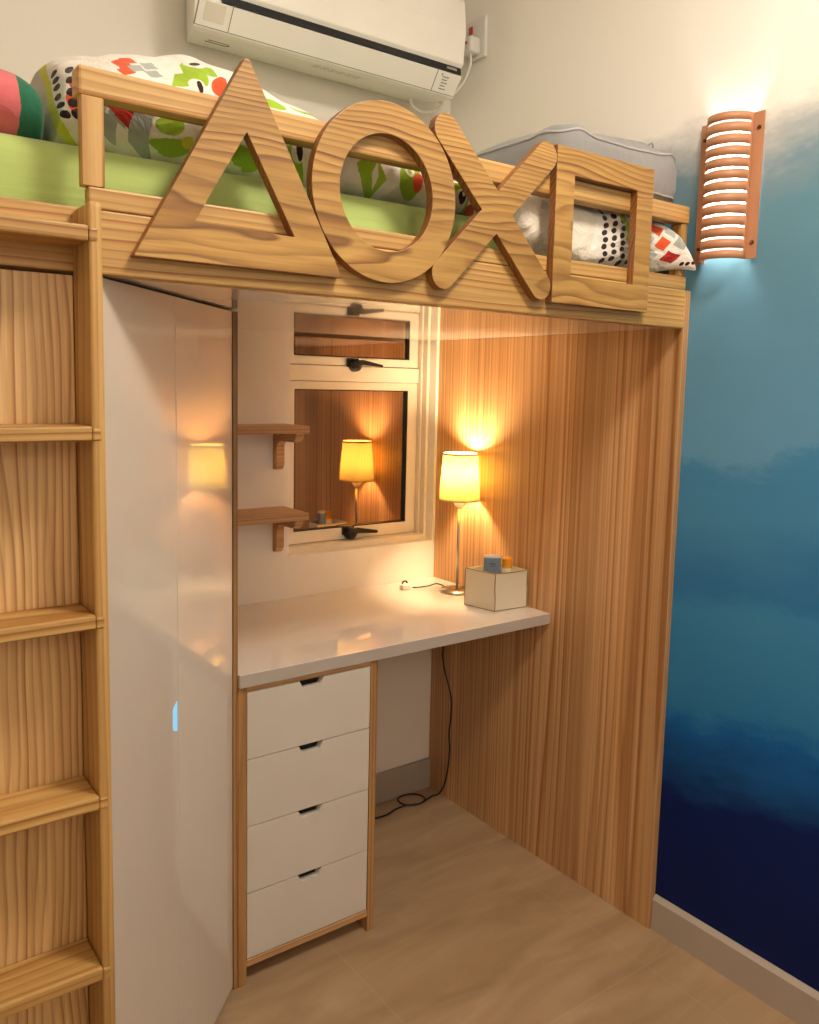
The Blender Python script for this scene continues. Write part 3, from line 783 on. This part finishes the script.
so_ = sh.modifiers.new('solid', 'SOLIDIFY'); so_.thickness = .0016; so_.offset = 0
for s_ in (-1, 1):
    ya, yb = sy+s_*(a0-.001), sy+s_*(a0+.026)
    f = obj('flange', box(xb-.0015, xb+.0015, min(ya, yb), max(ya, yb), sz0, sz1), M['sconce_wood'], sco)
    for zz in (sz0+.035, sz1-.035):
        h = lathe([(0, 0), (.0045, 0), (.004, .003), (0, .004)], 0, 0, 14)
        bmesh.ops.rotate(h, verts=h.verts, cent=(0, 0, 0), matrix=Matrix.Rotation(-PI/2, 3, 'Y'))
        yc = (ya+yb)/2+s_*.003
        bmesh.ops.translate(h, verts=h.verts, vec=(xb-.0016, yc, zz))
        box(xb-.002, XW, yc-.003, yc+.003, zz-.003, zz+.003, h)
        obj('screw', h, M['sconce_screw'], f)
def diff_mat():
    m = bpy.data.materials.new('frosted_liner'); m.use_nodes = True; nt = m.node_tree; nt.nodes.clear(); t = NT(nt)
    d = t.n('ShaderNodeBsdfDiffuse'); tr = t.n('ShaderNodeBsdfTranslucent')
    for q in (d, tr): q.inputs[0].default_value = (.9, .88, .84, 1)
    mx = t.n('ShaderNodeMixShader'); mx.inputs[0].default_value = .5; t.l(d.outputs[0], mx.inputs[1]); t.l(tr.outputs[0], mx.inputs[2])
    o = t.n('ShaderNodeOutputMaterial'); t.l(mx.outputs[0], o.inputs[0]); return m
ln = bmesh.new(); rows = []
for z in (sz0+.012, sz1-.012):
    rows.append([ln.verts.new((xb-(dep-.004)*math.sin(PI*k/24), sy-(a0-.004)*math.cos(PI*k/24), z)) for k in range(25)])
for k in range(24): ln.faces.new((rows[0][k], rows[0][k+1], rows[1][k+1], rows[1][k]))
obj('liner', ln, diff_mat(), sco, smooth=True)
bl = lathe([(0, 1.762), (.010, 1.764), (.0125, 1.772), (.0125, 1.927), (.010, 1.935), (0, 1.937)], xb-.020, sy, 20)
obj('bulb', bl, emis('white_lamp_glow', 'FFF4E8', 155), sco, smooth=True)

# ------------------------------------------------------------------ air conditioner and its plug
ac = thing('air_conditioner', 'cream wall-mounted air conditioner above the loft bed', 'air conditioner', (-.52, -.002, 2.25))
ax0, ax1 = -.932, -.108
prof = [(-.002, 2.272), (-.155, 2.243), (-.172, 2.246), (-.209, 2.298), (-.205, 2.300), (-.200, 2.310), (-.205, 2.320), (-.214, 2.330), (-.222, 2.42), (-.214, 2.50), (-.19, 2.535), (-.14, 2.548), (-.002, 2.548)]
bm = prism(prof, YZ, ax0, ax1)
for v in bm.verts:               # the end caps draw in towards the wall
    t_ = max(0, 1-abs(v.co.y)/.21)
    v.co.x += .062*t_ if v.co.x < -.5 else -.02*t_
obj('body', bm, M['ac_white'], ac, bevel=.004, seg=3)
obj('air_slot', prism([(-.2108, 2.3015), (-.2085, 2.3195), (-.198, 2.3195), (-.198, 2.3015)], YZ, ax0+.07, ax1-.006), M['ac_dark'], ac)
# flap lines, left square cover and right status plate on the slanted lower front
def slant(x, t, off=.0008):      # t 0 at the lower edge .. 1 under the slot
    y = -.172+(-.209+.172)*t; z = 2.246+(2.298-2.246)*t
    return (x, y-off*.81, z-off*.58)
def slant_strip(x0, x1, t0, t1, bm, off=.0008):
    v = [bm.verts.new(slant(x, t, off)) for x, t in ((x0, t0), (x1, t0), (x1, t1), (x0, t1))]
    w2 = [bm.verts.new(slant(x, t, -.001)) for x, t in ((x0, t0), (x1, t0), (x1, t1), (x0, t1))]
    bm.faces.new(v); bm.faces.new(w2[::-1])
    for k in range(4): bm.faces.new((v[k], w2[k], w2[(k+1) % 4], v[(k+1) % 4]))
bm = bmesh.new()
slant_strip(ax0+.010, ax1-.008, .06, .085, bm); slant_strip(ax0+.098, ax0+.100, .085, 1, bm); slant_strip(ax1-.090, ax1-.088, .085, 1, bm); slant_strip(ax0+.010, ax0+.013, .085, 1, bm)
obj('panel_joint', bm, M['grey_print'], ac)
bm = bmesh.new()
slant_strip(ax0+.030, ax0+.082, .28, .95, bm, .0012)
obj('square_cover', bm, plain('ivory_cover', 'E6DECE', rough=.35), ac)
bm = bmesh.new()
for k in range(5): slant_strip(ax1-.066, ax1-.044-.004*(k % 2), .24+.13*k, .28+.13*k, bm, .001)
slant_strip(ax1-.072, ax1-.068, .82, .90, bm, .001)
obj('status_print', bm, M['grey_print'], ac)
bm = box(ax1-.060, ax1-.024, -.2125, -.2106, 2.307, 2.3135)
obj('maker_plate', bm, M['steel'], ac)
# small maker's line and sticker rows under the body
def under(x, y): return (x, y, 2.272+(2.243-2.272)*((-.002-y)/.153)-.0006)
bm = bmesh.new()
def ustrip(x0, x1, ya, yb):
    v = [bm.verts.new(under(x, y)) for x, y in ((x0, ya), (x1, ya), (x1, yb), (x0, yb))]; bm.faces.new(v)
for r in range(2):
    for k in range(6): ustrip(-.565+.026*k, -.565+.026*k+.020, -.118-.018*r, -.122-.018*r)
obj('underside_print', bm, M['grey_print'], ac)
ob2 = tube([(-.86+.01, -.075, 2.2575), (-.80, -.075, 2.2575), (-.79, -.085, 2.2555), (-.80, -.095, 2.254), (-.86+.01, -.095, 2.254)], .0012, 6)
obj('latch_outline', ob2, M['grey_print'], ac)
# drip hose loop and mains lead at the right end
obj('drain_loop', tube([(-.185, -.06, 2.262), (-.17, -.055, 2.244), (-.13, -.05, 2.236), (-.09, -.055, 2.244), (-.065, -.06, 2.262), (-.055, -.06, 2.29)], .005), M['ac_white'], ac, smooth=True)
sk = thing('wall_socket', 'white socket on the right wall beside the air conditioner', 'socket', (XW, -.128, 2.45))
obj('plate', soft_box(XW-.012, XW-.0005, -.172, -.086, 2.395, 2.515, .003, 2), M['white_plastic'], sk)
obj('rocker', soft_box(XW-.016, XW-.0125, -.115, -.10, 2.475, 2.497, .001, 2), M['red_plastic'], sk, label='small red switch')
mp_ = thing('mains_plug', 'white mains plug and lead in the socket beside the air conditioner', 'plug', (-.01, -.13, 2.42))
obj('body', soft_box(-.034, XW-.0125, -.155, -.108, 2.405, 2.452, .008, 3), M['white_plastic'], mp_, smooth=True)
obj('fuse_mark', box(-.0352, -.0338, -.140, -.124, 2.430, 2.437), M['red_plastic'], mp_, label='red mark')
obj('lead', tube([(-.015, -.135, 2.408), (-.018, -.137, 2.37), (-.035, -.134, 2.325), (-.062, -.128, 2.288), (-.085, -.115, 2.268), (-.10, -.09, 2.258)], .0038), M['white_plastic'], mp_, smooth=True)

# ------------------------------------------------------------------ ceiling lamp of the room (behind and above the viewer)
CX, CY = -.72, -1.86
cl = thing('ceiling_lamp', 'round white ceiling lamp in the middle of the room', 'ceiling lamp', (CX, CY, ZC))
obj('rim', lathe([(.215, ZC), (.215, ZC-.025), (.204, ZC-.028), (.204, ZC)], CX, CY, 48), M['white_plastic'], cl)
obj('diffuser', lathe([(.203, ZC-.026), (.200, ZC-.045), (.16, ZC-.068), (.09, ZC-.080), (0, ZC-.084)], CX, CY, 48), emis('ceiling_lamp_glow', 'FFF2E2', 59), cl, smooth=True)
# added fill light, an unseen globe on the wall behind the viewer
gl_ = thing('fill_globe', 'added white fill globe on the wall behind the viewer', 'wall lamp', (-1.25, YF, 2.0))
obj('arm', tube([(-1.25, YF+.001, 2.0), (-1.25, YF+.06, 1.99), (-1.25, YF+.10, 2.0)], .012), M['steel'], gl_, smooth=True)
gp = [(.15*math.sin(PI*k/16), 2.10-.15*math.cos(PI*k/16)) for k in range(17)]
obj('globe', lathe(gp, -1.25, YF+.20, 32), emis('fill_globe_glow', 'FFF2E2', 12), gl_, smooth=True)

# ------------------------------------------------------------------ night outside
w_ = bpy.data.worlds.new('night'); sc.world = w_; w_.use_nodes = True
w_.node_tree.nodes['Background'].inputs[0].default_value = (.010, .008, .007, 1); w_.node_tree.nodes['Background'].inputs[1].default_value = .3

# ------------------------------------------------------------------ camera
cam = bpy.data.cameras.new('camera'); co = bpy.data.objects.new('camera', cam); COL.objects.link(co)
r = Vector((.81353638, -.5811598, .020294)); u = Vector((.04772464, .1015068, .99368945)); f = Vector((.57955234, .807434, -.11031512))
mt = Matrix((r, u, -f)).transposed().to_4x4(); mt.translation = Vector((-1.74128, -2.173008, 1.391706))
co.matrix_world = mt
cam.sensor_fit = 'VERTICAL'; cam.sensor_height = 24; cam.lens = 829.754/1024*24
cam.shift_x = 17.455/1024; cam.shift_y = -33.437/1024; cam.clip_start = .02
sc.camera = co
sc.view_settings.view_transform = 'Standard'; sc.view_settings.look = 'None'; sc.view_settings.gamma = 1; sc.view_settings.use_curve_mapping = False
sc.view_settings.exposure = .25
try:
    sc.cycles.use_denoising = True; sc.cycles.max_bounces = 10; sc.cycles.sample_clamp_indirect = 6
except Exception: pass
